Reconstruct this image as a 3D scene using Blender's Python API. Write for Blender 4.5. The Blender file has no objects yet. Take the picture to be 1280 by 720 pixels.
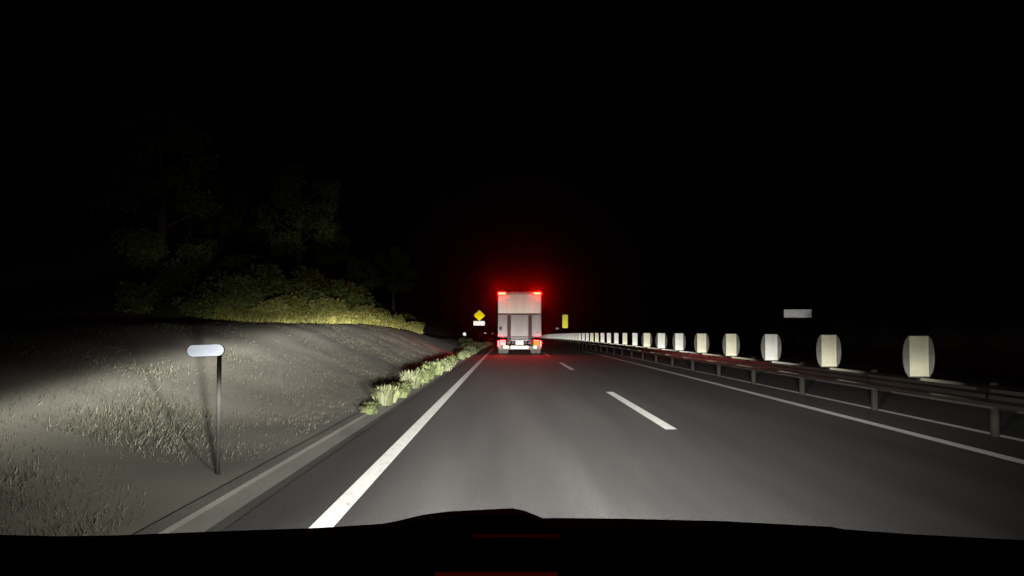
import bpy, bmesh, math, random
import numpy as np
from mathutils import Vector, Matrix, noise
random.seed(7); rng = np.random.default_rng(7)
S = bpy.context.scene
C = S.collection
R = math.radians

# ---------------------------------------------------------------- camera
CAM_H = 1.33
cam = bpy.data.cameras.new('camera'); co = bpy.data.objects.new('camera', cam); C.objects.link(co)
co.location = (0, 0, CAM_H); co.rotation_euler = (R(90 + 2.52), 0, R(-0.19))
cam.lens = 36 * 1203 / 1280; cam.sensor_width = 36; cam.clip_start = 0.05; cam.clip_end = 5000
S.camera = co
# ---------------------------------------------------------------- night sky, faint moon
W = bpy.data.worlds.new('World'); S.world = W; W.use_nodes = True
nt = W.node_tree; nt.nodes.clear()
sky = nt.nodes.new('ShaderNodeTexSky'); sky.sky_type = 'NISHITA'; sky.sun_disc = False
sky.sun_elevation = R(35); sky.sun_rotation = R(140)
bg = nt.nodes.new('ShaderNodeBackground'); bg.inputs['Strength'].default_value = 0.000035
ow = nt.nodes.new('ShaderNodeOutputWorld')
nt.links.new(sky.outputs[0], bg.inputs['Color']); nt.links.new(bg.outputs[0], ow.inputs['Surface'])
sl = bpy.data.lights.new('moon', 'SUN'); sl.energy = 0.0006; sl.angle = R(0.5); sl.color = (1, .95, .88)
so = bpy.data.objects.new('moon', sl); C.objects.link(so); so.rotation_euler = (R(55), 0, R(-140)); so.location = (0, 0, 60)
# ---------------------------------------------------------------- the two headlights of the car the picture is taken from
HL_Z, HL_Y = 0.66, 1.9
HL_POWER = 4.0
# candlepower pattern of a low beam: log10 of intensity against vertical tangent, then a horizontal spread
V_CURVE = [(-.40, 3.35), (-.16, 3.70), (-.105, 3.96), (-.065, 4.27), (-.035, 4.65), (-.014, 4.95), (-.006, 4.55), (.002, 3.90), (.015, 3.66), (.03, 3.34), (.055, 3.05), (.075, 3.6), (.10, 3.3), (.18, 2.5), (.4, 1.5)]
def headlight(name, x):
    L = bpy.data.lights.new(name, 'SPOT'); L.energy = HL_POWER; L.spot_size = R(120); L.spot_blend = .3
    L.shadow_soft_size = 0.09; L.color = (1, .97, .90)
    o = bpy.data.objects.new(name, L); C.objects.link(o); o.location = (x, HL_Y, HL_Z); o.rotation_euler = (R(90), 0, 0)
    L.use_nodes = True; t = L.node_tree; t.nodes.clear()
    N = t.nodes.new
    def math_(op, a, b=None, clamp=False):
        n = N('ShaderNodeMath'); n.operation = op; n.use_clamp = clamp
        for i, q in enumerate((a, b)):
            if q is None: continue
            if isinstance(q, (int, float)): n.inputs[i].default_value = q
            else: t.links.new(q, n.inputs[i])
        return n.outputs[0]
    g = N('ShaderNodeNewGeometry'); s = N('ShaderNodeSeparateXYZ'); t.links.new(g.outputs['Incoming'], s.inputs[0])
    ay = math_('MAXIMUM', math_('ABSOLUTE', s.outputs[1]), .02)
    u = math_('DIVIDE', s.outputs[0], ay); v = math_('DIVIDE', s.outputs[2], ay)
    # the cutoff climbs a little towards the verge, as a left-hand-traffic beam does
    lift = math_('MULTIPLY', math_('MINIMUM', math_('MAXIMUM', math_('MULTIPLY', math_('ADD', u, .05), -1), 0), .12), .32)
    lift = math_('SUBTRACT', lift, math_('MINIMUM', math_('MAXIMUM', math_('MULTIPLY', math_('ADD', u, .3), -.09), 0), .032))
    v2 = math_('SUBTRACT', v, lift)
    mr = N('ShaderNodeMapRange'); mr.inputs['From Min'].default_value = -.4; mr.inputs['From Max'].default_value = .4
    t.links.new(v2, mr.inputs['Value'])
    cr = N('ShaderNodeValToRGB'); cr.color_ramp.interpolation = 'LINEAR'
    e = cr.color_ramp.elements
    while len(e) < len(V_CURVE): e.new(.5)
    for k, (vv, l) in enumerate(V_CURVE):
        e[k].position = (vv + .4) / .8; q = l / 6; e[k].color = (q, q, q, 1)
    t.links.new(mr.outputs[0], cr.inputs[0])
    inten = math_('POWER', 10, math_('MULTIPLY', cr.outputs[0], 6))
    c = math_('ADD', u, .07)
    def remap(x, a, b, c_, d):
        m = N('ShaderNodeMapRange'); t.links.new(x, m.inputs['Value'])
        for nm, q in zip(('From Min', 'From Max', 'To Min', 'To Max'), (a, b, c_, d)): m.inputs[nm].default_value = q
        return m.outputs[0]
    # just below the cutoff the beam is narrower towards the median
    wm = math_('MAXIMUM', remap(v, -.012, .008, .17, .42), remap(v, -.05, -.013, .315, .19))
    right = math_('EXPONENT', math_('MULTIPLY', math_('POWER', math_('DIVIDE', math_('MAXIMUM', c, 0), wm), 1.5), -1))
    left = math_('EXPONENT', math_('MULTIPLY', math_('POWER', math_('DIVIDE', math_('MAXIMUM', math_('MULTIPLY', c, -1), 0), remap(v, .02, .07, .215, .15)), 1.1), -1))
    st = math_('MULTIPLY', math_('MULTIPLY', right, left), inten)
    em = N('ShaderNodeEmission'); t.links.new(st, em.inputs['Strength']); em.inputs['Color'].default_value = (1, 1, 1, 1)
    out = N('ShaderNodeOutputLight'); t.links.new(em.outputs[0], out.inputs[0])
headlight('headlight_beam', -0.27); headlight('headlight_beam.001', 0.93)
S.view_settings.view_transform = 'Standard'; S.view_settings.look = 'None'; S.view_settings.exposure = 0; S.view_settings.gamma = 1
S.render.engine = 'CYCLES'
cy = S.cycles
cy.use_denoising = True
try: cy.denoiser = 'OPENIMAGEDENOISE'; cy.denoising_input_passes = 'RGB_ALBEDO_NORMAL'
except Exception: pass
cy.max_bounces = 5; cy.diffuse_bounces = 2; cy.glossy_bounces = 3; cy.volume_bounces = 0; cy.sample_clamp_indirect = 3; cy.use_light_tree = True
cy.caustics_reflective = False; cy.caustics_refractive = False

# ---------------------------------------------------------------- helpers
def tag(o, label=None, cat=None, group=None, kind=None):
    if label: o['label'] = label
    if cat: o['category'] = cat
    if group: o['group'] = group
    if kind: o['kind'] = kind
    return o
def empty(name, loc=(0, 0, 0), rz=0):
    o = bpy.data.objects.new(name, None); C.objects.link(o); o.location = loc; o.rotation_euler = (0, 0, rz); o.empty_display_size = .3
    return o
def link(name, me, parent=None, loc=None):
    o = bpy.data.objects.new(name, me); C.objects.link(o)
    if parent: o.parent = parent
    if loc: o.location = loc
    return o
class MB:
    def __init__(s): s.v = []; s.f = []
    def add(s, vs, fs):
        b = len(s.v); s.v += [tuple(p) for p in vs]; s.f += [tuple(i + b for i in f) for f in fs]; return s
    def box(s, x0, x1, y0, y1, z0, z1):
        return s.add([(x0,y0,z0),(x1,y0,z0),(x1,y1,z0),(x0,y1,z0),(x0,y0,z1),(x1,y0,z1),(x1,y1,z1),(x0,y1,z1)],
                     [(3,2,1,0),(4,5,6,7),(0,1,5,4),(1,2,6,5),(2,3,7,6),(3,0,4,7)])
    def tube(s, a, b, r0, r1=None, n=10):
        r1 = r0 if r1 is None else r1; a = Vector(a); b = Vector(b); d = (b - a).normalized()
        p = d.orthogonal().normalized(); q = d.cross(p)
        vs = [a + (p*math.cos(2*math.pi*k/n) + q*math.sin(2*math.pi*k/n))*r0 for k in range(n)] + [b + (p*math.cos(2*math.pi*k/n) + q*math.sin(2*math.pi*k/n))*r1 for k in range(n)]
        return s.add(vs, [(k, (k+1) % n, n+(k+1) % n, n+k) for k in range(n)] + [tuple(range(n-1, -1, -1)), tuple(range(n, 2*n))])
    def prism(s, poly, y0, y1):        # outline in (x, z), thickness along y
        n = len(poly)
        return s.add([(x, y0, z) for x, z in poly] + [(x, y1, z) for x, z in poly],
                     [tuple(range(n)), tuple(range(2*n-1, n-1, -1))] + [(k, n+k, n+(k+1) % n, (k+1) % n) for k in range(n)])
    def mesh(s, name, mat, smooth=False):
        me = bpy.data.meshes.new(name); me.from_pydata(s.v, [], s.f); me.materials.append(mat)
        bm = bmesh.new(); bm.from_mesh(me); bmesh.ops.recalc_face_normals(bm, faces=bm.faces); bm.to_mesh(me); bm.free()
        if smooth: me.polygons.foreach_set('use_smooth', [True]*len(me.polygons))
        me.update(); return me
    def build(s, name, mat, parent=None, smooth=False, bevel=0):
        o = link(name, s.mesh(name, mat, smooth), parent)
        if bevel:
            m = o.modifiers.new('b', 'BEVEL'); m.width = bevel; m.segments = 2; m.limit_method = 'ANGLE'
        return o
def mat(name, col, rough=.6, metal=0, col2=None, scale=8, stretch=(1,1,1), bump=0, bscale=40, bdist=.02, spec=.5, emit=None, estr=0, detail=5, low=.35, high=.65):
    m = bpy.data.materials.new(name); m.use_nodes = True; t = m.node_tree; b = t.nodes['Principled BSDF']
    b.inputs['Base Color'].default_value = (*col, 1); b.inputs['Roughness'].default_value = rough; b.inputs['Metallic'].default_value = metal
    b.inputs['Specular IOR Level'].default_value = spec
    tc = t.nodes.new('ShaderNodeTexCoord'); mp = t.nodes.new('ShaderNodeMapping'); mp.inputs['Scale'].default_value = stretch
    t.links.new(tc.outputs['Object'], mp.inputs[0])
    if col2:
        n = t.nodes.new('ShaderNodeTexNoise'); n.inputs['Scale'].default_value = scale; n.inputs['Detail'].default_value = detail
        t.links.new(mp.outputs[0], n.inputs['Vector'])
        r = t.nodes.new('ShaderNodeValToRGB'); r.color_ramp.elements[0].position = low; r.color_ramp.elements[1].position = high
        r.color_ramp.elements[0].color = (*col, 1); r.color_ramp.elements[1].color = (*col2, 1)
        t.links.new(n.outputs['Fac'], r.inputs[0]); t.links.new(r.outputs[0], b.inputs['Base Color'])
    if bump:
        n2 = t.nodes.new('ShaderNodeTexNoise'); n2.inputs['Scale'].default_value = bscale; n2.inputs['Detail'].default_value = 4
        t.links.new(tc.outputs['Object'], n2.inputs['Vector'])
        bp = t.nodes.new('ShaderNodeBump'); bp.inputs['Strength'].default_value = bump; bp.inputs['Distance'].default_value = bdist
        t.links.new(n2.outputs['Fac'], bp.inputs['Height']); t.links.new(bp.outputs[0], b.inputs['Normal'])
    if emit:
        b.inputs['Emission Color'].default_value = (*emit, 1); b.inputs['Emission Strength'].default_value = estr
    return m
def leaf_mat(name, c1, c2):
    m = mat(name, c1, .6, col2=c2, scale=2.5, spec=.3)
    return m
def sheeting(name, col, col2, gloss=.5, rough=.4):
    """retroreflective sheeting: white or coloured pigment under an aluminised rough mirror layer"""
    m = bpy.data.materials.new(name); m.use_nodes = True; t = m.node_tree; t.nodes.clear()
    tc = t.nodes.new('ShaderNodeTexCoord'); n = t.nodes.new('ShaderNodeTexNoise'); n.inputs['Scale'].default_value = 6
    t.links.new(tc.outputs['Object'], n.inputs['Vector'])
    r = t.nodes.new('ShaderNodeValToRGB'); r.color_ramp.elements[0].position = .35; r.color_ramp.elements[1].position = .65
    r.color_ramp.elements[0].color = (*col, 1); r.color_ramp.elements[1].color = (*col2, 1); t.links.new(n.outputs['Fac'], r.inputs[0])
    d = t.nodes.new('ShaderNodeBsdfDiffuse'); g = t.nodes.new('ShaderNodeBsdfAnisotropic'); g.distribution = 'GGX'; g.inputs['Roughness'].default_value = rough
    mx = t.nodes.new('ShaderNodeMixShader'); mx.inputs[0].default_value = gloss
    o = t.nodes.new('ShaderNodeOutputMaterial')
    t.links.new(r.outputs[0], d.inputs['Color']); t.links.new(r.outputs[0], g.inputs['Color'])
    t.links.new(d.outputs[0], mx.inputs[1]); t.links.new(g.outputs[0], mx.inputs[2]); t.links.new(mx.outputs[0], o.inputs[0])
    return m

# ---------------------------------------------------------------- terrain
def drop(y):
    y = max(y, 0.)
    return -2.4e-5*y*y if y < 200 else -.96 - .0096*(y-200)
def lerp_tab(tab, y):
    if y <= tab[0][0]: return tab[0][1]
    for (a, b), (c, d) in zip(tab, tab[1:]):
        if y <= c: return b + (d-b)*(y-a)/(c-a)
    return tab[-1][1]
def bank_h(y): return lerp_tab([(0, 1.25), (11, 1.3), (18, 1.4), (26, 1.5), (45, 1.6), (60, 1.45), (80, .9), (130, .5)], y)
def sm(t): t = max(0., min(1., t)); return t*t*(3-2*t)
def base_z(x, y):
    z = drop(y)
    if x < -2.36:
        z += bank_h(y)*sm((-2.36-x)/4.6)
    if x < -7.5:
        z += min((-7.5-x)*.42, 16 + .06*(-x))*lerp_tab([(0, .25), (20, .5), (40, .9), (140, 1), (400, 1)], y)
    if x > 15:
        z += min((x-15)*.16, 14)
    return z
ST = [-12 + 2*i for i in range(0, 140)] + [270, 290, 320, 360, 420, 500, 650, 850, 1200]
def strip(name, x0, x1, dz, m, nx=1, y0=None, y1=None, fn=None, parent=None):
    ys = [y for y in ST if (y0 is None or y > y0) and (y1 is None or y < y1)]
    if y0 is not None: ys = [y0] + ys
    if y1 is not None: ys = ys + [y1]
    xs = [x0 + (x1-x0)*i/nx for i in range(nx+1)]
    vs = [(x, y, (fn(x, y) if fn else drop(y)) + dz) for y in ys for x in xs]
    fs = [(j*(nx+1)+i, j*(nx+1)+i+1, (j+1)*(nx+1)+i+1, (j+1)*(nx+1)+i) for j in range(len(ys)-1) for i in range(nx)]
    b = MB(); b.add(vs, fs); return b.build(name, m, parent)

M = {}
M['soil'] = mat('dark_grass_ground', (.035,.04,.018), .9, col2=(.07,.065,.03), scale=1.2, bump=.6, bscale=6)
M['asphalt'] = mat('asphalt', (.029,.0285,.029), .75, col2=(.048,.046,.046), scale=.9, stretch=(1.9,.10,1), bump=.22, bscale=120, spec=.3)
# add aggregate speckle to the asphalt colour
t = M['asphalt'].node_tree; b = t.nodes['Principled BSDF']
prev = b.inputs['Base Color'].links[0].from_socket
n = t.nodes.new('ShaderNodeTexNoise'); n.inputs['Scale'].default_value = 45; n.inputs['Detail'].default_value = 6
tc = [q for q in t.nodes if q.type == 'TEX_COORD'][0]; t.links.new(tc.outputs['Object'], n.inputs['Vector'])
r = t.nodes.new('ShaderNodeMapRange'); r.inputs['From Min'].default_value = .3; r.inputs['From Max'].default_value = .7; r.inputs['To Min'].default_value = .6; r.inputs['To Max'].default_value = 1.45
t.links.new(n.outputs['Fac'], r.inputs['Value'])
mx = t.nodes.new('ShaderNodeMixRGB'); mx.blend_type = 'MULTIPLY'; mx.inputs[0].default_value = 1
t.links.new(prev, mx.inputs[1]); t.links.new(r.outputs[0], mx.inputs[2]); t.links.new(mx.outputs[0], b.inputs['Base Color'])
M['paint'] = mat('road_paint', (.48,.48,.47), .5, col2=(.85,.85,.83), scale=9, stretch=(1.5,.5,1), bump=.15, bscale=110, spec=.6, low=.22, high=.46)
M['worn'] = mat('worn_paint', (.07,.07,.068), .6, col2=(.24,.24,.235), scale=5, stretch=(1,.25,1), bump=.4, bscale=90, low=.4, high=.75)
M['concrete'] = mat('kerb_concrete', (.055,.054,.047), .85, col2=(.10,.094,.082), scale=1.5, stretch=(1,.3,1), bump=.3, bscale=60)
M['bank'] = mat('bank_mortar', (.055,.055,.041), .9, col2=(.16,.145,.118), scale=.45, stretch=(.8,.35,1.2), bump=.12, bscale=14, detail=7)

# ground sheet, out to the horizon
xs = sorted(set([-700,-400,-250,-160,-110,-80,-60,-48,-38,-30,-25,-21,-18,-15.5,-13.5,-12,-10.5,-9.5,-8.5,-7.5,-6.6,-5.6,-4.6,-3.6,-2.8,-2.36,-1.9,2,6,10,14,15,17,20,25,32,42,60,90,140,220,400,700]))
ys = [-12,-6,0] + [3*i for i in range(1, 60)] + [185,200,220,250,290,340,420,520,700,900,1200]
gv = []
for y in ys:
    for x in xs:
        z = base_z(x, y)
        if x < -8: z += noise.noise(Vector((x*.12, y*.12, 0)))*min(1.2, (-8-x)*.15)
        z -= .30 if -8 < x < 14.9 else .02
        gv.append((x, y, z))
nx = len(xs)
b = MB(); b.add(gv, [(j*nx+i, j*nx+i+1, (j+1)*nx+i+1, (j+1)*nx+i) for j in range(len(ys)-1) for i in range(nx-1)])
tag(b.build('ground', M['soil'], smooth=True), kind='structure')
road = strip('road', -1.90, 14.95, 0, M['asphalt'], 6); tag(road, kind='structure')
# markings
strip('edge_line', -1.345, -1.185, .004, M['paint'], parent=road)
strip('edge_line', 5.115, 5.285, .004, M['paint'], parent=road)
strip('edge_line', 6.15, 6.28, .004, M['paint'], parent=road)
strip('edge_line', 13.1, 13.25, .004, M['paint'], parent=road)
D0 = 1600/122 - .1
for k in range(-1, 9):
    a = D0 + 20*k
    strip('lane_dash', 2.11, 2.27, .004, M['paint'], y0=a, y1=a+8, parent=road)
for k in range(-1, 6):
    strip('lane_dash', 9.6, 9.75, .004, M['paint'], y0=D0+20*k+5, y1=D0+20*k+13, parent=road)
# concrete gutter with an upstanding lip
def prof_strip(name, prof, m, y0=None, y1=None, parent=None, extra=None):
    ys = [y for y in ST if (y0 is None or y > y0) and (y1 is None or y < y1)]
    n = len(prof); vs = [(x, y, drop(y)+z) for y in ys for x, z in prof]
    fs = [(j*n+i, j*n+(i+1), (j+1)*n+(i+1), (j+1)*n+i) for j in range(len(ys)-1) for i in range(n-1)]
    b = MB(); b.add(vs, fs); return b.build(name, m, parent)
tag(prof_strip('gutter', [(-1.90,-.1),(-1.90,-.004),(-2.06,-.03),(-2.20,.02),(-2.215,.05),(-2.345,.055),(-2.37,-.2)], M['concrete']), kind='structure')
# cut bank beside the road: finely divided, lumpy
ys = [-12 + .5*i for i in range(0, 300)]
xb = [-2.352 - .23*i for i in range(0, 27)]
vs = []
for y in ys:
    for x in xb:
        z = base_z(max(x, -7.6), y) + .045
        w = min(1, (-2.352-x)/.5)
        z += w*(.06*noise.noise(Vector((x*.9, y*.45, 3))) + .025*noise.noise(Vector((x*2.6, y*2.0, 9))))
        vs.append((x, y, z))
n = len(xb); b = MB(); b.add(vs, [(j*n+i+1, j*n+i, (j+1)*n+i, (j+1)*n+i+1) for j in range(len(ys)-1) for i in range(n-1)])
tag(b.build('embankment', M['bank'], smooth=True), kind='structure')

# ---------------------------------------------------------------- vegetation
M['weed'] = leaf_mat('weed_leaf', (.032,.042,.013), (.07,.08,.034))
M['weed_dry'] = leaf_mat('dry_weed', (.034,.038,.018), (.06,.064,.034))
M['verge'] = leaf_mat('verge_grass', (.027,.028,.018), (.052,.050,.035))
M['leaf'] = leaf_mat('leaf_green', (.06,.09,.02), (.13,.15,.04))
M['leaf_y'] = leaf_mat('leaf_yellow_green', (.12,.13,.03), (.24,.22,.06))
M['bark'] = mat('bark', (.06,.045,.03), .9, col2=(.11,.085,.06), scale=9, stretch=(4,4,.6), bump=.5)
def leaves(pts, size, name, m, up=.3):
    """one quad-ish leaf of two triangles per point, random orientation"""
    n = len(pts); pts = np.asarray(pts)
    d = rng.normal(size=(n,3)); d[:,2] += up; d /= np.linalg.norm(d, axis=1)[:,None]
    e = rng.normal(size=(n,3)); e -= (e*d).sum(1)[:,None]*d; e /= np.linalg.norm(e, axis=1)[:,None]
    s = size*rng.uniform(.6,1.4,size=(n,1))
    V = np.stack([pts, pts+d*s*.5+e*s*.28, pts+d*s, pts+d*s*.5-e*s*.28], 1).reshape(-1,3)
    F = np.arange(4*n).reshape(n,4)
    me = bpy.data.meshes.new(name); me.from_pydata(V.tolist(), [], F.tolist()); me.materials.append(m); return me
def clump(c, r, n):
    p = rng.normal(size=(n,3)); p /= np.linalg.norm(p, axis=1)[:,None]
    return np.array(c) + p*np.array(r)*(rng.uniform(.25,1,size=(n,1))**.5)
def bush_mesh(m, n=2200):
    P = []
    for k in range(11):
        a = rng.uniform(0, 6.28); q = rng.uniform(0, .75)
        P.append(clump((q*math.cos(a), q*math.sin(a), rng.uniform(.25,.95)), (rng.uniform(.2,.42),)*3, n//11))
    P = np.concatenate(P); P = P[P[:,2] > .02]
    return leaves(P, .13, 'foliage', m)
def grassy_mesh(m, n=260, h=.5, r=.22, name='foliage'):
    vs = []; fs = []
    for k in range(n):
        a = rng.uniform(0, 6.28); q = r*rng.uniform(0,1)**.6; x, y = q*math.cos(a), q*math.sin(a)
        hh = h*rng.uniform(.45,1.1); lean = rng.uniform(.1,.75)*hh; b_ = a + rng.normal()*.6
        w = .012+.012*rng.random(); px, py = -math.sin(b_)*w, math.cos(b_)*w
        x2, y2 = x+math.cos(b_)*lean*.35, y+math.sin(b_)*lean*.35; x3, y3 = x+math.cos(b_)*lean, y+math.sin(b_)*lean
        i = len(vs)
        vs += [(x-px,y-py,0),(x+px,y+py,0),(x2+px,y2+py,hh*.6),(x2-px,y2-py,hh*.6),(x3,y3,hh*(.95-.25*lean/hh))]
        fs += [(i,i+1,i+2,i+3),(i+3,i+2,i+4)]
    me = bpy.data.meshes.new(name); me.from_pydata(vs, [], fs); me.materials.append(m); return me
# leafy weeds growing out of the gutter
def weed_parts(k):
    c = grassy_mesh(M['weed_dry'] if k % 3 == 2 else M['weed'], 230, .42, .17, 'stems')
    P = np.concatenate([clump((rng.uniform(-.16,.16), rng.uniform(-.2,.2), rng.uniform(.10,.30)), (.10,.11,.08), 34) for _ in range(6)])
    P = P[P[:,2] > .01]
    return c, leaves(P, .055, 'leaves', M['weed'], .5)
wp = [weed_parts(k) for k in range(4)]
words = ['nearest','second','third','fourth','fifth','sixth','seventh','eighth','ninth','tenth','eleventh','twelfth','thirteenth','fourteenth','fifteenth','sixteenth','seventeenth','eighteenth','nineteenth','twentieth']
ordw = words + ['twenty-first','twenty-second','twenty-third','twenty-fourth','twenty-fifth','twenty-sixth']
looks = ['broad yellow-green','low pale','leafy pale green','thin dry','bushy','small spreading','upright','ragged']
y = 15.2
for i in range(26):
    z_ = rng.uniform(.55,1.15)*(1 + y/90)
    e = empty('weed_tuft', (-2.16 + rng.uniform(-.13,.09), y, drop(y)+.02), rng.uniform(0,6.28)); z_ *= .8; e.scale = (z_*.7, z_*rng.uniform(.9,1.5), z_*rng.uniform(.5,1.05))
    a, l = wp[i % 4]; link('stems', a, e); link('leaves', l, e)
    tag(e, f'{looks[i%8]} weed tuft in the left gutter, {ordw[i]} along from the camera', 'weed', 'weeds growing out of the roadside gutter')
    y += (.5 + rng.uniform(0, 1.1)*(1 + (i % 5 == 3)))*(y/15)
# pale bushes at the foot of the warning sign
bm_y = [bush_mesh(M['leaf_y']) for _ in range(3)]; bm_g = [bush_mesh(M['leaf']) for _ in range(3)]; bm_w = [bush_mesh(M['weed'], 1500) for _ in range(2)]
def bush(x, y, s, me, label, group, sz=1., sy=1.):
    e = empty('bush', (x, y, base_z(x, y)-.05), rng.uniform(0,6.28)); e.scale = (s, s*sy, s*sz)
    link('foliage', me, e)
    st = MB()
    for k in range(5):
        a = k*1.3; st.tube((0,0,-.1), (.45*math.cos(a), .45*math.sin(a), .6), .03, .012, 5)
    st.build('stem', M['bark'], e)
    return tag(e, label, 'bush', group)
for i, (x, y, s, lb) in enumerate([(-2.9, 66, .62, 'pale bush left of the sign foot on the verge'), (-2.5, 72, .7, 'pale green bush directly below the white plate of the yellow sign'), (-2.2, 88, .55, 'small pale bush between the yellow sign and the truck'), (-3.6, 78, .8, 'dim bush behind the second small reflector on the verge'), (-2.0,96,.5,'tiny pale bush touching the left edge of the truck outline')]):
    bush(x, y, s, bm_w[i % 2], lb, 'pale bushes by the yellow sign', sz=.8)
# yellow-green bushes along the crest of the bank
yb = [(-7.6,30,.6),(-7.9,34,.75),(-7.4,37.5,.8),(-7.4,41,.8),(-7.8,45.5,.85),(-7.4,49.5,.85),(-7.0,53.5,.75),(-6.6,57.5,.7),(-6.0,63,.6)]
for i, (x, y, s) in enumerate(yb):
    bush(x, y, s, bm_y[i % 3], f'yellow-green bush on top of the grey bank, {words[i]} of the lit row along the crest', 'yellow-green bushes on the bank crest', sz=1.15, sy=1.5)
for x, y, q in ((-8.8,23,.6),(-8.1,25.5,.6),(-8.6,27.5,.7)):
    bush(x, y, q, bm_g[int(y) % 3], 'dark green bush on the slope above the bank, barely lit', 'dark bushes on the slope above the bank', sy=1.5)
for x, y, q in ((-8.9,31,1.0),(-9.2,35,1.3),(-8.8,39,1.25),(-9.3,43,1.5),(-8.9,47.5,1.4),(-9.2,52,1.5),(-8.6,57,1.3)):
    bush(x, y, q, bm_g[int(y) % 3], 'dark green bush on the slope above the bank, barely lit', 'dark bushes on the slope above the bank', sy=1.3)
for i in range(20):
    y = 32 + i*3.4; x = -9.2 - rng.uniform(0, 4) - (i % 3)*1.5
    bush(x, y, rng.uniform(.9,1.5), bm_g[i % 3], 'dark green bush on the slope above the bank, barely lit', 'dark bushes on the slope above the bank')
# trees on the hillside
def tree_parts():
    tr = MB(); tips = []
    tr.tube((0,0,-.4), (.05,0,2.6), .19, .12, 9); tr.tube((.05,0,2.6), (-.05,.1,5.2), .12, .05, 8)
    for k in range(9):
        a = k*2.4; z = 1.9+k*.36; L = 1.7-.09*k
        p = (math.cos(a)*L, math.sin(a)*L, z+.9); tr.tube((0,0,z), p, .055, .015, 6); tips.append(p)
    tips.append((0,0,5.5)); P = []
    for p in tips:
        for _ in range(3):
            P.append(clump(np.array(p)+rng.normal(size=3)*.32, (rng.uniform(.35,.7), rng.uniform(.35,.7), rng.uniform(.25,.45)), 150))
    return tr.mesh('trunk', M['bark']), leaves(np.concatenate(P), .17, 'crown', M['leaf'])
tp = [tree_parts() for _ in range(3)]
for i in range(16):
    x = -15 - rng.uniform(0, 16); y = 36 + i*6 + rng.uniform(-2,2)
    if i % 4 == 0: x = -13
    e = empty('hillside_tree', (x, y, base_z(x, y)-.3), rng.uniform(0,6.28)); s = rng.uniform(.8,1.35); e.scale = (s, s, s)
    a, l = tp[i % 3]; link('trunk', a, e); link('crown', l, e)
    tag(e, 'leafy tree on the dark hillside left of the road, almost lost in the night', 'tree', 'trees on the dark hillside')
# grass on the bank: nobody could count it
def grass_field(name, label, m, n, place, hr, w=.01):
    vs = []; fs = []
    while len(fs) < n:
        x, y = place()
        if noise.noise(Vector((x*.6, y*.3, 5))) + noise.noise(Vector((x*2.2, y*1.5, 1)))*.5 < rng.uniform(-.5,.25): continue
        z = base_z(x, y) + (.02 if x > -7.6 else -.02); h = rng.uniform(*hr); a = rng.uniform(0,6.28); lx, ly = rng.normal(size=2)*h*.5
        i = len(vs); vs += [(x-w*math.cos(a), y-w*math.sin(a), z), (x+w*math.cos(a), y+w*math.sin(a), z), (x+lx, y+ly, z+h)]; fs.append((i,i+1,i+2))
    me = bpy.data.meshes.new(name); me.from_pydata(vs, [], fs); me.materials.append(m)
    tag(link(name, me), label, 'grass', kind='stuff')
grass_field('bank_grass', 'short dry grass thinly covering the grey bank beside the road', M['verge'], 60000,
            lambda: (-2.5 - 5.0*rng.random(), 5.5 + 45*rng.random()**2), (.02,.08), .006)
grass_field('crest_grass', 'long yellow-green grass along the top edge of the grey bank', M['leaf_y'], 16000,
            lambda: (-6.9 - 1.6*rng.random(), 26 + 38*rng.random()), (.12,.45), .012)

# ---------------------------------------------------------------- median guardrail
M['galv'] = mat('weathered_galvanised_steel', (.010,.007,.006), .13, 0, col2=(.018,.013,.010), scale=3, spec=1, stretch=(1,.4,1), bump=.08, bscale=30)
M['post'] = mat('post_steel', (.009,.008,.007), .8, 0, col2=(.016,.014,.012), scale=5, spec=.05)
rail = empty('guardrail', (6.05, 10, drop(10)))
tag(rail, 'long low weathered steel guardrail on posts along the median right of the road', 'guardrail')
XG = 6.05
wp_ = [(0,.35),(-.045,.385),(-.045,.43),(0,.47),(0,.52),(-.045,.56),(-.045,.605),(0,.64),(.006,.64),(-.037,.607),(-.037,.558),(.008,.522),(.008,.468),(-.037,.428),(-.037,.387),(.006,.35)]
def rel(o): o.location = Vector(o.location) - rail.location
OFF = 14.2
bb = MB(); n_ = len(wp_)
bb.add([(x, 0, z) for x, z in wp_] + [(x, 4, z) for x, z in wp_], [(k, n_+k, n_+(k+1) % n_, (k+1) % n_) for k in range(n_)] + [tuple(range(n_)), tuple(range(2*n_-1, n_-1, -1))])
beam_me = bb.mesh('rail_beam', M['galv'])
pb = MB(); pb.tube((.09,0,-.25), (.09,0,.66), .057, n=12); pb.tube((.09,0,.66), (.09,0,.68), .057, .03, 12); post_me = pb.mesh('post', M['post'])
bk = MB(); bk.box(0,.06,-.035,.035,.42,.57); block_me = bk.mesh('bracket', M['post'])
sb = MB(); sb.box(-.055,-.046,-.16,.16,.555,.61); splice_me = sb.mesh('splice_plate', M['post'])
for k in range(-4, 46):
    y = OFF - 2 + 4*k
    o = link('rail_beam', beam_me, rail); o.location = (XG, y, drop(y)); o.rotation_euler = (math.atan((drop(y+4)-drop(y))/4), 0, 0); rel(o)
    p = link('post', post_me, rail); p.location = (XG, y, drop(y)); rel(p)
    q = link('bracket', block_me, p)
    if k < 12: link('splice_plate', splice_me, o)

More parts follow.
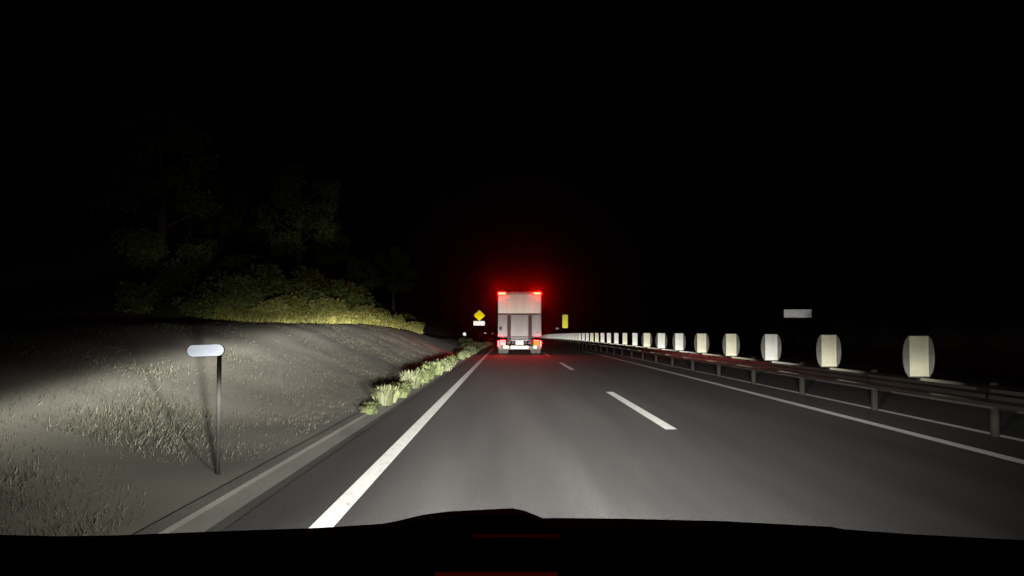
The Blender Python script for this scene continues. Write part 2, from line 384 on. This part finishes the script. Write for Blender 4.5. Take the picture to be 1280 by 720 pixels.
# reflective glare plates on top of the rail
M['panel'] = sheeting('cream_reflective_sheeting', (.62,.60,.44), (.70,.68,.52), .5)
M['panel_w'] = sheeting('white_reflective_sheeting', (.64,.64,.60), (.74,.74,.70), .5)
M['shell'] = mat('grey_plastic_shell', (.075,.075,.065), .6, col2=(.11,.11,.095), scale=6)
def plate_shell(hw, bulge):
    poly = []
    for k in range(9):
        t = k/8; poly.append((hw + bulge*math.sin(math.pi*t)**.55, .645 + .61*t))
    left = [(-x, z) for x, z in reversed(poly)]
    return MB().prism(poly + left, .006, .03)
shell_near = plate_shell(.15, .085).mesh('backing_plate', M['shell']); shell_far = plate_shell(.135, .0).mesh('backing_plate', M['shell'])
def panel_me(hw, m): 
    b = MB(); b.box(-hw, hw, -.002, .0055, .66, 1.25); return b.mesh('reflective_panel', m)
pn = [panel_me(.14, M['panel']), panel_me(.14, M['panel_w'])]; pf = [panel_me(.115, M['panel']), panel_me(.115, M['panel_w'])]
clip = MB().box(-.05,.05,.006,.05,.60,.6445).tube((0,.035,.5),(0,.035,.62),.018,n=8).mesh('clamp', M['post'])
tens = {20:'twentieth',30:'thirtieth',40:'fortieth'}
ordn = ['first','second','third','fourth','fifth','sixth','seventh','eighth','ninth','tenth','eleventh','twelfth','thirteenth','fourteenth','fifteenth','sixteenth','seventeenth','eighteenth','nineteenth','twentieth','twenty-first','twenty-second','twenty-third','twenty-fourth']
for k in range(-1, 44):
    y = OFF + 4*k
    e = empty('reflector_plate', (XG+.0, y, drop(y)), R(0))
    near = k < 8; cream = k in (0,1,3,4,7,9,13,14,18)
    link('backing_plate', shell_near if near else shell_far, e)
    link('reflective_panel', (pn if near else pf)[0 if cream else 1], e)
    link('clamp', clip, e)
    c = 'cream' if cream else 'white'
    if k < 0: lb = 'white reflector plate on the guardrail nearest the camera, past the right edge'
    elif k < 24: lb = f'{c} reflective glare plate on the median guardrail, {ordn[k]} from the right'
    else: lb = 'tiny far glare plate where the guardrail row runs together beside the truck'
    tag(e, lb, 'reflector', 'reflective glare plates on the median guardrail')

# ---------------------------------------------------------------- roadside delineators
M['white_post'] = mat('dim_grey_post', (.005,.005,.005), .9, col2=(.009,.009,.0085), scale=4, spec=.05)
M['disc'] = sheeting('white_prism_reflector', (.74,.82,.97), (.78,.86,.99), .25, .42)
def capsule(hw, r, z, n=10):
    p = []
    for k in range(n+1):
        a = -math.pi/2 + math.pi*k/n; p.append((hw + r*math.cos(a), z + r*math.sin(a)))
    return p + [(-x, 2*z - zz) for x, zz in p]
def delineator(x, y, h, hw, r, label, tilt=0, group='reflector posts along the road', bank=True):
    e = empty('delineator', (x, y, (base_z(x, y) if bank else drop(y))), R(12) if hw > .1 else 0)
    zz = h + (drop(y) - e.location.z)
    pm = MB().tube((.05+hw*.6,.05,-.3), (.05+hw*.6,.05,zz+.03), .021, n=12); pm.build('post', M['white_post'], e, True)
    hd = MB().prism(capsule(hw+.003, r+.003, zz), .004, .028).build('housing', M['white_post'], e)
    dd = MB().prism(capsule(hw, r, zz), -.006, .0035).build('reflector', M['disc'], e)
    if tilt:
        for o in (hd, dd):
            o.matrix_local = Matrix.Translation((0,0,zz)) @ Matrix.Rotation(tilt, 4, 'Y') @ Matrix.Translation((0,0,-zz))
    return tag(e, label, 'delineator', group)
delineator(-2.67, 8.5, 1.155, .105, .05, 'near roadside post with an oblong white reflector in front of the grey bank at left', R(-2))
delineator(-2.64, 57.5, 1.19, .0, .10, 'small round white reflector on a post, leftmost of three beside the yellow sign')
delineator(-2.60, 106.5, 1.30, .0, .11, 'small round white reflector just right of and below the yellow sign')
delineator(-2.60, 155.5, 1.45, .0, .14, 'tiny round white reflector touching the left side of the truck')
delineator(6.25, 124, 1.93, .10, .13, 'white reflector standing above the far guardrail just right of the truck', bank=False)
# ---------------------------------------------------------------- signs
M['sign_y'] = sheeting('yellow_sign_sheeting', (.86,.68,.004), (.93,.76,.01), .8, .33)
M['sign_yl'] = sheeting('lemon_sign_sheeting', (.85,.80,.06), (.92,.88,.12), .8, .33)
M['sign_w'] = sheeting('white_sign_sheeting', (.88,.86,.84), (.94,.92,.90), .75, .34)
M['sign_dim'] = sheeting('faded_white_sheeting', (.75,.74,.75), (.85,.84,.84), .5, .45)
M['alu'] = mat('aluminium_back', (.45,.45,.46), .45, .8, col2=(.55,.55,.56), scale=6)
sg = empty('warning_sign', (-2.97, 97, base_z(-2.97, 97)))
dz = drop(97) - sg.location.z
zc = dz + CAM_H - drop(97) + 18.5*97/1203; r_ = .56
MB().prism([(0,zc+r_),(-r_,zc),(0,zc-r_),(r_,zc)], -.004, 0).build('diamond_panel', M['sign_y'], sg)
MB().prism([(0,zc+r_+.012),(-r_-.012,zc),(0,zc-r_-.012),(r_+.012,zc)], .001, .02).build('panel_back', M['alu'], sg)
zp = dz + CAM_H - drop(97) + 9.0*97/1203
MB().box(-.60,.56,-.004,.018,zp-.24,zp+.22).build('supplementary_plate', M['sign_w'], sg, bevel=.015)
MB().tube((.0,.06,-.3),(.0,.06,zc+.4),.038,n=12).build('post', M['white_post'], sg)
MB().box(-.3,.3,.021,.05,zc-.12,zc-.08).box(-.3,.3,.021,.05,zp-.02,zp+.02).build('bracket', M['alu'], sg)
tag(sg, 'yellow diamond warning sign above a small white plate, on the left verge beyond the truck', 'road sign')
ys_ = empty('vertical_sign', (6.32, 108, drop(108)))
za = CAM_H - drop(108) + 3*108/1203; zb = CAM_H - drop(108) + 19.5*108/1203
MB().box(-.30,.30,-.004,.0,za,zb).build('yellow_panel', M['sign_yl'], ys_, bevel=.0015)
MB().box(-.315,.315,.001,.03,za-.015,zb+.015).build('panel_back', M['alu'], ys_)
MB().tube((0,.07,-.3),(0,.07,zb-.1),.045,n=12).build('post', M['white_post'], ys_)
tag(ys_, 'tall narrow lemon-yellow marker board on a post over the far guardrail right of the truck', 'road sign')
wy_ = 47.6; ws = empty('roadside_plate', (14.3, wy_, base_z(14.3, wy_)), R(-14))
zc = CAM_H - ws.location.z + 21*wy_/1203
MB().box(-.66,.66,-.003,.014,zc-.21,zc+.21).build('plate', M['sign_dim'], ws, bevel=.03)
MB().tube((0,.06,-.3),(0,.06,zc+.1),.04,n=12).build('post', M['white_post'], ws)
MB().box(-.4,.4,.016,.035,zc-.03,zc+.03).build('bracket', M['alu'], ws)
tag(ws, 'dim grey-white oblong plate standing beyond the guardrail across the opposite lanes', 'road sign')

# ---------------------------------------------------------------- the box truck ahead
TY = 55.; TX = .615
T = empty('box_truck', (TX, TY, drop(TY)))
tag(T, 'white box truck seen from behind with red top lamps, in the left lane', 'truck')
M['tr_body'] = mat('truck_white_paint', (.42,.38,.33), .35, col2=(.50,.46,.41), scale=1.2, stretch=(1,1,.2))
M['tr_corr'] = mat('upper_door_paint', (.40,.355,.30), .3, .25, col2=(.52,.46,.39), scale=1.4, stretch=(1.6,1,.08), low=.3, high=.7)
M['tr_lift'] = mat('tail_lift_aluminium', (.43,.41,.42), .45, .25, col2=(.54,.52,.53), scale=2, stretch=(1,1,.5))
M['dark'] = mat('dark_steel', (.035,.03,.03), .5, .2, col2=(.05,.045,.045), scale=6)
M['rubber'] = mat('rubber', (.018,.018,.018), .75, col2=(.03,.03,.03), scale=9)
M['seam'] = mat('door_seam_dark', (.05,.04,.04), .6)
M['tape'] = sheeting('white_yellow_reflective_tape', (.80,.76,.50), (.9,.86,.62), .35, .5)
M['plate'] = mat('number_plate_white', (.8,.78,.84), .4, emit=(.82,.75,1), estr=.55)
def emis(name, c, s, base=(.3,.02,.02)): return mat(name, base, .8, emit=c, estr=s, spec=.05)
M['lamp_top'] = emis('red_marker_lamp', (1,.0016,.0007), 600)
M['lamp_red'] = emis('red_tail_lamp', (1,.004,.004), 280)
M['lamp_pink'] = emis('bright_tail_lamp', (1,.36,.36), 1.2, (.45,.3,.3))
M['lamp_orange'] = emis('orange_lamp', (1,.25,.02), 1.1, (.5,.16,.01))
M['lamp_white'] = emis('pale_lamp', (1,.85,.55), 1.2, (.6,.6,.4))
M['glass'] = mat('dark_glass', (.02,.02,.025), .08)
hw = 1.25
MB().box(-hw, hw, .06, 7.2, 1.02, 3.58).build('cargo_box', M['tr_body'], T, bevel=.03)
# upper door leaf slightly fluted, in five panels
for k in range(6):
    a = -hw+.03 + k*(2*hw-.06)/6
    p = MB().prism([(a+.004, 2.38), (a+(2*hw-.06)/6-.004, 2.38), (a+(2*hw-.06)/6-.004, 3.46), (a+.004, 3.46)], .045-.01*(k % 2), .0595)
    p.build('upper_door_panel', M['tr_corr'], T)
MB().box(-hw, hw, .035, .0585, 3.465, 3.60).build('roof_header', M['tr_body'], T, bevel=.008)
MB().box(-hw, hw, .02, .0585, 2.30, 2.372).build('door_seam', M['seam'], T)
# folded tail lift platform: three panels between two columns
for x0, x1 in ((-hw+.01, -.70), (-.50, .50), (.70, hw-.01)):
    MB().box(x0, x1, -.03, .055, 1.05, 2.295).build('lift_panel', M['tr_lift'], T, bevel=.012)
for s in (-1, 1):
    c = MB().box(s*.6-.095, s*.6+.095, -.012, .0575, .62, 2.26).build('lift_column', M['dark'], T, bevel=.01)
    MB().box(s*.6-.035, s*.6+.035, -.06, -.0125, .62, 1.1).build('slide_arm', M['dark'], c)
MB().box(-.50,.50,-.05,.02,.93,1.0).build('step_beam', M['tr_lift'], T, bevel=.008)
MB().box(-.50,.50,-.05,.02,.80,.88).build('step_beam', M['tr_lift'], T, bevel=.008)
MB().box(-hw+.05,hw-.05,.0,.06,1.005,1.04).build('sill_seam', M['seam'], T)
MB().box(-1.16,-1.0,-.040,-.031,1.42,1.62).build('latch', M['dark'], T)
MB().box(1.0,1.08,-.040,-.031,1.25,1.33).build('latch', M['dark'], T)
pl = MB().box(-.22,.22,-.075,-.062,.60,.80).build('number_plate', M['plate'], T)
MB().box(-.26,.26,-.06,-.02,.57,.79).build('plate_holder', M['dark'], T)
bmp = MB().box(-1.2,1.2,-.04,.06,.30,.36).box(-1.2,1.2,-.02,.06,.36,.52).build('bumper', M['dark'], T, bevel=.012)
for k in range(5):
    a = -.5+k*.2; MB().box(a+.008, a+.192, -.05, -.042, .37, .52).build('reflective_tape', M['tape'], bmp)
for s in (-1, 1):
    hs = MB().box(min(s*.78,s*1.24), max(s*.78,s*1.24), -.05, .05, .36, .84).build('lamp_housing', M['dark'], T, bevel=.01)
    x0, x1 = sorted((s*.80, s*1.12)); x2, x3 = sorted((s*1.185, s*1.235))
    MB().box(x0, x1, -.075, -.051, .56, .80).build('lamp_lens', M['lamp_pink' if s < 0 else 'lamp_orange'], hs)
    MB().box(x2, x3, -.075, -.051, .50, .80).build('tail_lamp', M['lamp_red'], hs)
    x4, x5 = sorted((s*.66, s*.92)) if s > 0 else sorted((-.62, -.92))
    MB().box(x4 + (.14 if s > 0 else 0), x5 + (.06 if s > 0 else 0), -.085, -.076, .38, .53).build('reverse_lamp', M['lamp_white'], hs, bevel=.003)
    MB().box(x0, x1, -.074, -.052, .805, .83).build('red_strip', M['lamp_red'], hs)
    # high marker lamp, with its housing
    hx = s*(hw-.24)
    mk = MB().box(hx-.25, hx+.25, -.05, .034, 3.44, 3.60).build('marker_lamp', M['dark'], T, bevel=.01)
    MB().box(hx-.21, hx+.21, -.062, -.051, 3.46, 3.57).build('lamp_lens', M['lamp_top'], mk)
    xa, xb_ = sorted((s*.64, s*1.2))
    MB().box(xa, xb_, .30, .315, .12, .62).build('mud_flap', M['rubber'], T)
    for yy in (1.5,):
        for q in (0, .27):
            w = MB().tube((s*(1.2-q), yy, .46), (s*(.96-q), yy, .46), .46, n=28).build('wheel', M['rubber'], T)
            MB().tube((s*(1.205-q), yy, .46), (s*(1.0-q), yy, .46), .24, n=20).build('rim', M['alu'], w)
    w = MB().tube((s*1.18, 8.2, .46), (s*.92, 8.2, .46), .46, n=28).build('wheel', M['rubber'], T)
    MB().tube((s*1.186, 8.2, .46), (s*.95, 8.2, .46), .24, n=20).build('rim', M['alu'], w)
    a, b_ = sorted((s*1.2, s*1.24)); MB().box(a, b_, 2.4, 6.6, .45, .85).build('side_guard', M['alu'], T)
MB().box(-.42,-.3,.1,8.6,.62,.86).box(.3,.42,.1,8.6,.62,.86).box(-.9,.9,1.42,1.58,.40,.52).build('chassis', M['dark'], T)
MB().add([(-1.1,7.4,.7),(1.1,7.4,.7),(1.1,9.2,.55),(-1.1,9.2,.55),(-1.1,7.4,2.7),(1.1,7.4,2.7),(1.05,8.7,2.65),(-1.05,8.7,2.65),(-1.1,9.25,1.6),(1.1,9.25,1.6)],
         [(0,1,5,4),(4,5,6,7),(7,6,9,8),(8,9,2,3),(3,2,1,0),(0,4,7,8,3),(1,2,9,6,5)]).build('cab', M['tr_body'], T, bevel=.05)
MB().add([(-.95,8.73,2.52),(.95,8.73,2.52),(1.0,9.24,1.70),(-1.0,9.24,1.70)], [(0,1,2,3)]).build('windscreen', M['glass'], T).location = (0,.02,.01)

# ---------------------------------------------------------------- dashboard of the camera car
M['dash'] = mat('black_dashboard_vinyl', (.006,.006,.006), .75, col2=(.010,.009,.009), scale=30, bump=.2, bscale=400, spec=.2)
DY = .78
edge = [(-420,690),(-150,672),(0,665),(80,667),(150,666),(280,661),(400,657),(480,652),(560,648),(690,645),(780,646),(900,649),(1035,656),(1050,659),(1130,665),(1280,673),(1500,690),(1800,720)]
def px(x, y, Y): return ((x-636)/1203*Y, Y, CAM_H - (y-413)/1203*Y)
cols = []
for x, y in edge:
    X, Y, Z = px(x, y, DY)
    cols.append([(X, DY+.06, Z-.10), (X, DY+.035, Z-.02), (X, DY, Z), (X, DY-.05, Z-.004), (X, DY-.16, Z-.022), (X, DY-.27, Z-.045), (X, DY-.36, Z-.085), (X, DY-.40, Z-.14), (X, DY-.41, Z-.35)])
n = len(cols[0]); b = MB(); b.add([p for c in cols for p in c], [(i*n+j, i*n+j+1, (i+1)*n+j+1, (i+1)*n+j) for i in range(len(cols)-1) for j in range(n-1)])
db = b.build('top_pad', M['dash'], None, True)
dash = empty('dashboard', (0, .6, .9)); tag(dash, 'black car dashboard top filling the bottom edge of the view', 'dashboard')
def under(o): o.parent = dash; o.location = Vector(o.location) - dash.location; return o
under(db)
pod = [(470,654),(500,648),(530,641),(560,637),(600,635),(640,633),(655,636),(668,641),(682,647),(700,652)]
cols = []
for x, y in pod:
    X, Y, Z = px(x, y, DY-.03)
    cols.append([(X, DY+.01, Z-.04), (X, DY-.015, Z-.004), (X, DY-.03, Z), (X, DY-.06, Z-.001), (X, DY-.12, Z-.008), (X, DY-.17, Z-.05)])
n = len(cols[0]); b = MB(); b.add([p for c in cols for p in c], [(i*n+j, i*n+j+1, (i+1)*n+j+1, (i+1)*n+j) for i in range(len(cols)-1) for j in range(n-1)])
under(b.build('instrument_hood', M['dash'], None, True))
M['ambient'] = emis('dim_red_interior_light', (1,.05,.01), .018)  # added emission, stands in for the red glow reflected low on the dash
from mathutils.bvhtree import BVHTree
def on_dash(x, y):
    d = (Vector(px(x, y, 1.)) - Vector((0, 0, CAM_H))).normalized(); best = None
    for o in dash.children:
        t = BVHTree.FromPolygons([v.co + o.location + dash.location for v in o.data.vertices], [p.vertices[:] for p in o.data.polygons])
        h = t.ray_cast(Vector((0, 0, CAM_H)), d)
        if h[0] and (best is None or h[3] < best[3]): best = h
    return best[0]
def glow_strip(name, xa, xb, y0, y1, m):
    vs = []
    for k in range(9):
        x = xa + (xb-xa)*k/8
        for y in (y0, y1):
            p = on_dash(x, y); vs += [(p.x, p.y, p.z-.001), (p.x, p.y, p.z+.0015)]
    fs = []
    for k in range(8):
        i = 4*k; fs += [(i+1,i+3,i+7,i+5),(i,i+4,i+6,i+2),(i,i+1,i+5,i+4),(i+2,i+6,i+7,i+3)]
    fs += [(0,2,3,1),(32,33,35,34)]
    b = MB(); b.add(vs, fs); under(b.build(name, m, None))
M['ambient2'] = emis('faint_red_interior_light', (1,.05,.03), .008)  # red reflection line on the hood, put in as faint emission
glow_strip('red_light_strip', 545, 696, 730, 714, M['ambient']); glow_strip('red_light_strip', 592, 700, 669.5, 667.5, M['ambient2'])  # both strips are added to carry reflected red light, not fittings of the car
# ---------------------------------------------------------------- damp night air
hz = MB().box(-720, 720, -15, 1215, -14, 62)
hm = bpy.data.materials.new('haze'); hm.use_nodes = True; t = hm.node_tree; t.nodes.clear()
pv = t.nodes.new('ShaderNodeVolumePrincipled'); pv.inputs['Density'].default_value = .0009; pv.inputs['Anisotropy'].default_value = .986; pv.inputs['Color'].default_value = (.9,.92,.95,1)
o = t.nodes.new('ShaderNodeOutputMaterial'); t.links.new(pv.outputs[0], o.inputs['Volume'])
ho = hz.build('haze', hm); tag(ho, kind='stuff')
